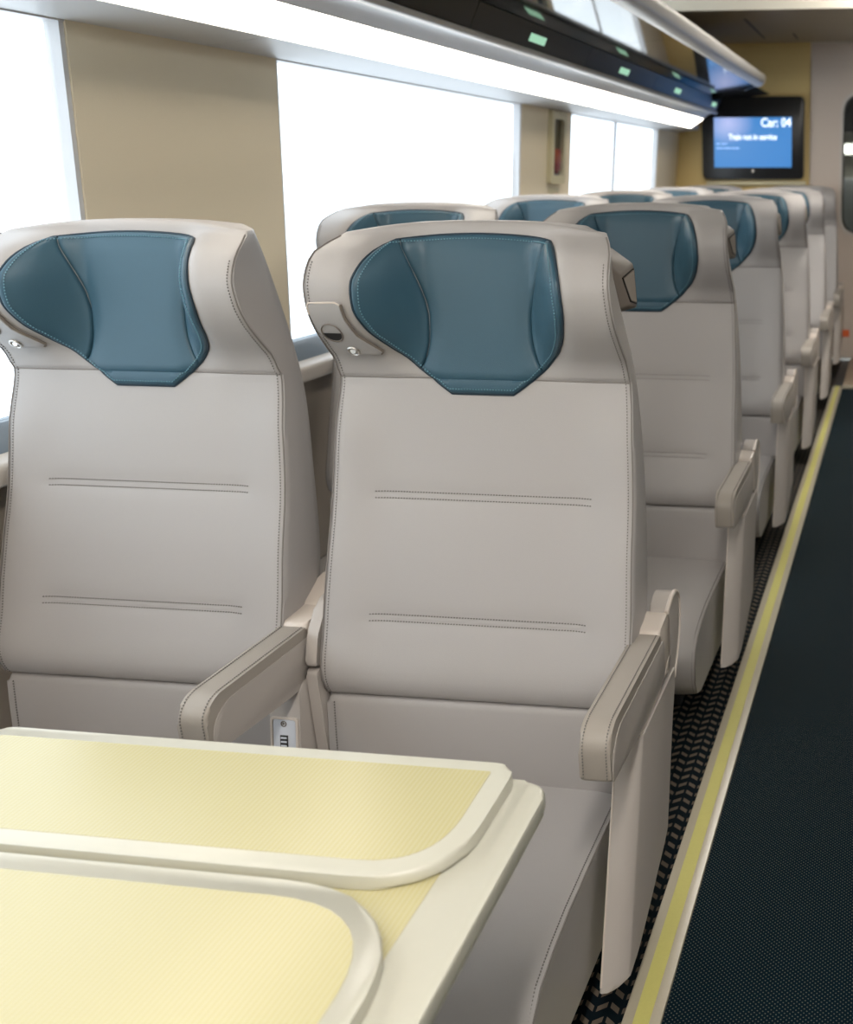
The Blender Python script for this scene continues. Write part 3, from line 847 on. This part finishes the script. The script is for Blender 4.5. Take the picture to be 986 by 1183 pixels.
# centre console between the two seats of a row
def make_console():
    t = empty('seat_console', (0, 0, 0))
    # local x: console centre at 0 -> world -1.0
    obj('column', prism(fillet([(1.400 - YR, .07), (1.400 - YR, .20), (1.452 - YR, .45), (1.57 - YR, .47), (1.60 - YR, .07)], .01), 'x', -0.046, 0.010, 0.004), 'plastic', t)
    obj('side_frame', prism(fillet([(1.470 - YR, .07), (1.470 - YR, .470), (1.60 - YR, .470), (1.60 - YR, .07)], .008), 'x', 0.013, 0.033, 0.004), 'plastic', t)
    obj('upper_frame', prism(fillet([(1.470 - YR, .476), (1.490 - YR, .53), (1.53 - YR, .575), (1.60 - YR, .585), (1.60 - YR, .476)], .012), 'x', 0.013, 0.033, 0.004), 'plastic', t)
    cap = prism(fillet([(1.56, .44), (1.56, .552), (1.65, .590), (1.70, .55), (1.68, .44)], [.01, .02, .03, .03, .01], 5), 'x', -0.040, 0.010, 0.006, 3)
    for v in cap.verts: v.co.y -= YR
    obj('hinge_arch', cap, 'plastic_lip', t)
    pl = obj('socket_plate', ring(rr(-0.0445, 0.006, -0.060, 0.058, 0.006, 3), rr(-0.0405, 0.002, -0.056, 0.054, 0.005, 3), 'y', -0.0005, 0.005), 'plastic_lip', t)
    obj('socket_panel', prism(rr(-0.0398, 0.0013, -0.0553, 0.0533, 0.005, 3), 'y', 0.0005, 0.005, 0.0008), 'usb', pl)
    ub = bmesh.new(); box(ub, -0.026, -0.0125, -0.0015, 0.001, 0.004, 0.026)
    obj('usb_socket', ub, 'black', pl)
    wb_ = bmesh.new()
    for k in range(3): box(wb_, -0.0245, -0.014, -0.0022, -0.001, 0.0065 + 0.007 * k, 0.0095 + 0.007 * k)
    obj('socket_tongue', wb_, 'usb', pl)
    lb_ = bmesh.new(); tube(lb_, [(-0.0195 + .0045 * math.cos(a), -0.0005, 0.0465 + .0045 * math.sin(a)) for a in [2 * PI * k / 16 for k in range(16)]], 0.0009, 5, closed=True)
    cyl(lb_, (-0.0195, -0.0015, .0465), 0.0016, 0.002, n=10)
    obj('plate_screw', lb_, 'plastic_dark', pl)
    pl.location = (0, 1.429 - YR - 0.0022, 0.340); pl.rotation_euler = (-0.205, 0, 0)
    armrest(t, -0.040, 0.008, 1, y0=1.222, y1=1.50)
    return t
console = make_console()
index()

P_ROW = 1.11
rows_a = ['grey aisle seat with blue headrest and side panel nearest the camera, behind the folding table',
          'grey aisle seat directly behind the nearest aisle seat',
          'grey aisle seat third from the camera along the aisle',
          'grey aisle seat fourth from the camera along the aisle',
          'grey aisle seat fifth from the camera, one row before the last',
          'grey aisle seat in the last row by the end door']
rows_w = ['grey window seat with blue headrest at the left edge beside the tan wall panel',
          'grey window seat in second row, its head rising behind the nearest aisle seat',
          'grey window seat in third row, only the blue headrest top showing',
          'grey window seat in fourth row, below the narrow post with the tool case',
          'grey window seat in fifth row, white top showing under the information screen side',
          'grey window seat in the last row beneath the end wall screen']
rows_c = ['padded centre armrest console with usb sockets between the two nearest seats',
          'centre armrest console between the second row seats']
protos = (aisle, window, console)
for r in range(6):
    for proto, x, lab, cat, grp in ((aisle, AX, rows_a, 'seat', 'aisle seats in a line along the aisle'), (window, WXs, rows_w, 'seat', 'window seats in a line along the windows'), (console, -0.997, rows_c, 'armrest', 'centre armrest consoles between paired seats')):
        if proto is console and r > 1: continue      # hidden behind the seats in front
        if r == 0: o = proto
        else:
            o = copy_tree(proto)
        o.location = (x, YR + P_ROW * r, 0)
        o['label'] = lab[r] if r < len(lab) else ''; o['category'] = cat; o['group'] = grp
bpy.data.objects.remove(btn)

# ================================================================== TABLE
TZ = 0.603
def inlay_loop(o, ins): return o
tbl = empty('folding_table', (-0.95, 0.80, TZ), 'cream folding table with yellow laminate and two leaves folded on top', 'table')
def T(pts): return [(x + 0.95, y - 0.80) for x, y in pts]
base = fillet([(-1.615, 0.35), (-0.372, 0.35), (-0.381, 1.000), (-0.45, 1.002), (-1.60, 1.008), (-1.615, 1.008)], [.0, .05, .05, 0, .0, .0], 6)
obj('tabletop', prism(T(base), 'z', -0.022, 0.0, 0.006, 3), 'cream', tbl)
obj('tabletop_inlay', prism(T([(-1.60, 0.40), (-0.440, 0.40), (-0.440, 0.97), (-1.60, 0.975)]), 'z', -0.001, 0.0006), 'inlay', tbl)
def leaf(loop, rad, lname):
    out = fillet(loop, rad, 10)
    l = obj('table_leaf', prism(T(out), 'z', 0.0015, 0.0175, 0.0045, 3), 'cream', tbl, smooth=50)
    return l, out
def offset_loop(pts, d):
    n = len(pts); area = sum(pts[i][0] * pts[(i + 1) % n][1] - pts[(i + 1) % n][0] * pts[i][1] for i in range(n)); sg = 1 if area > 0 else -1
    out = []
    for i in range(n):
        a = Vector(pts[i - 1]); b = Vector(pts[(i + 1) % n]); t = (b - a).normalized()
        out.append(tuple(Vector(pts[i]) + Vector((-t.y, t.x)) * d * sg))
    return out
l1, o1 = leaf([(-1.120, 1.010), (-0.4225, 1.006), (-0.4185, 0.790), (-1.110, 0.796)], [.05, .030, .165, .05], 'leaf')
i1 = fillet([(-1.093, 0.990), (-0.4475, 0.987), (-0.4435, 0.815), (-1.085, 0.819)], [.02, .004, .125, .04], 10)
obj('leaf_inlay', prism(T(i1), 'z', 0.0165, 0.0180), 'inlay', l1)
l2, o2 = leaf([(-1.110, 0.784), (-0.418, 0.776), (-0.428, 0.40), (-1.110, 0.40)], [.05, .165, .03, .05], 'leaf')
i2 = fillet([(-1.085, 0.760), (-0.4435, 0.753), (-0.4530, 0.43), (-1.085, 0.43)], [.04, .135, .02, .02], 10)
obj('leaf_inlay', prism(T(i2), 'z', 0.0165, 0.0180), 'inlay', l2)
obj('table_leg', prism(fillet([(-0.64, -0.06), (-0.58, -0.06), (-0.58, 0.06), (-0.64, 0.06)], .01), 'z', -TZ, -0.02), 'frame', tbl)
obj('wall_bracket', bx(-0.66, -0.50, -0.25, 0.20, -0.10, -0.022, bev=.01), 'frame', tbl)
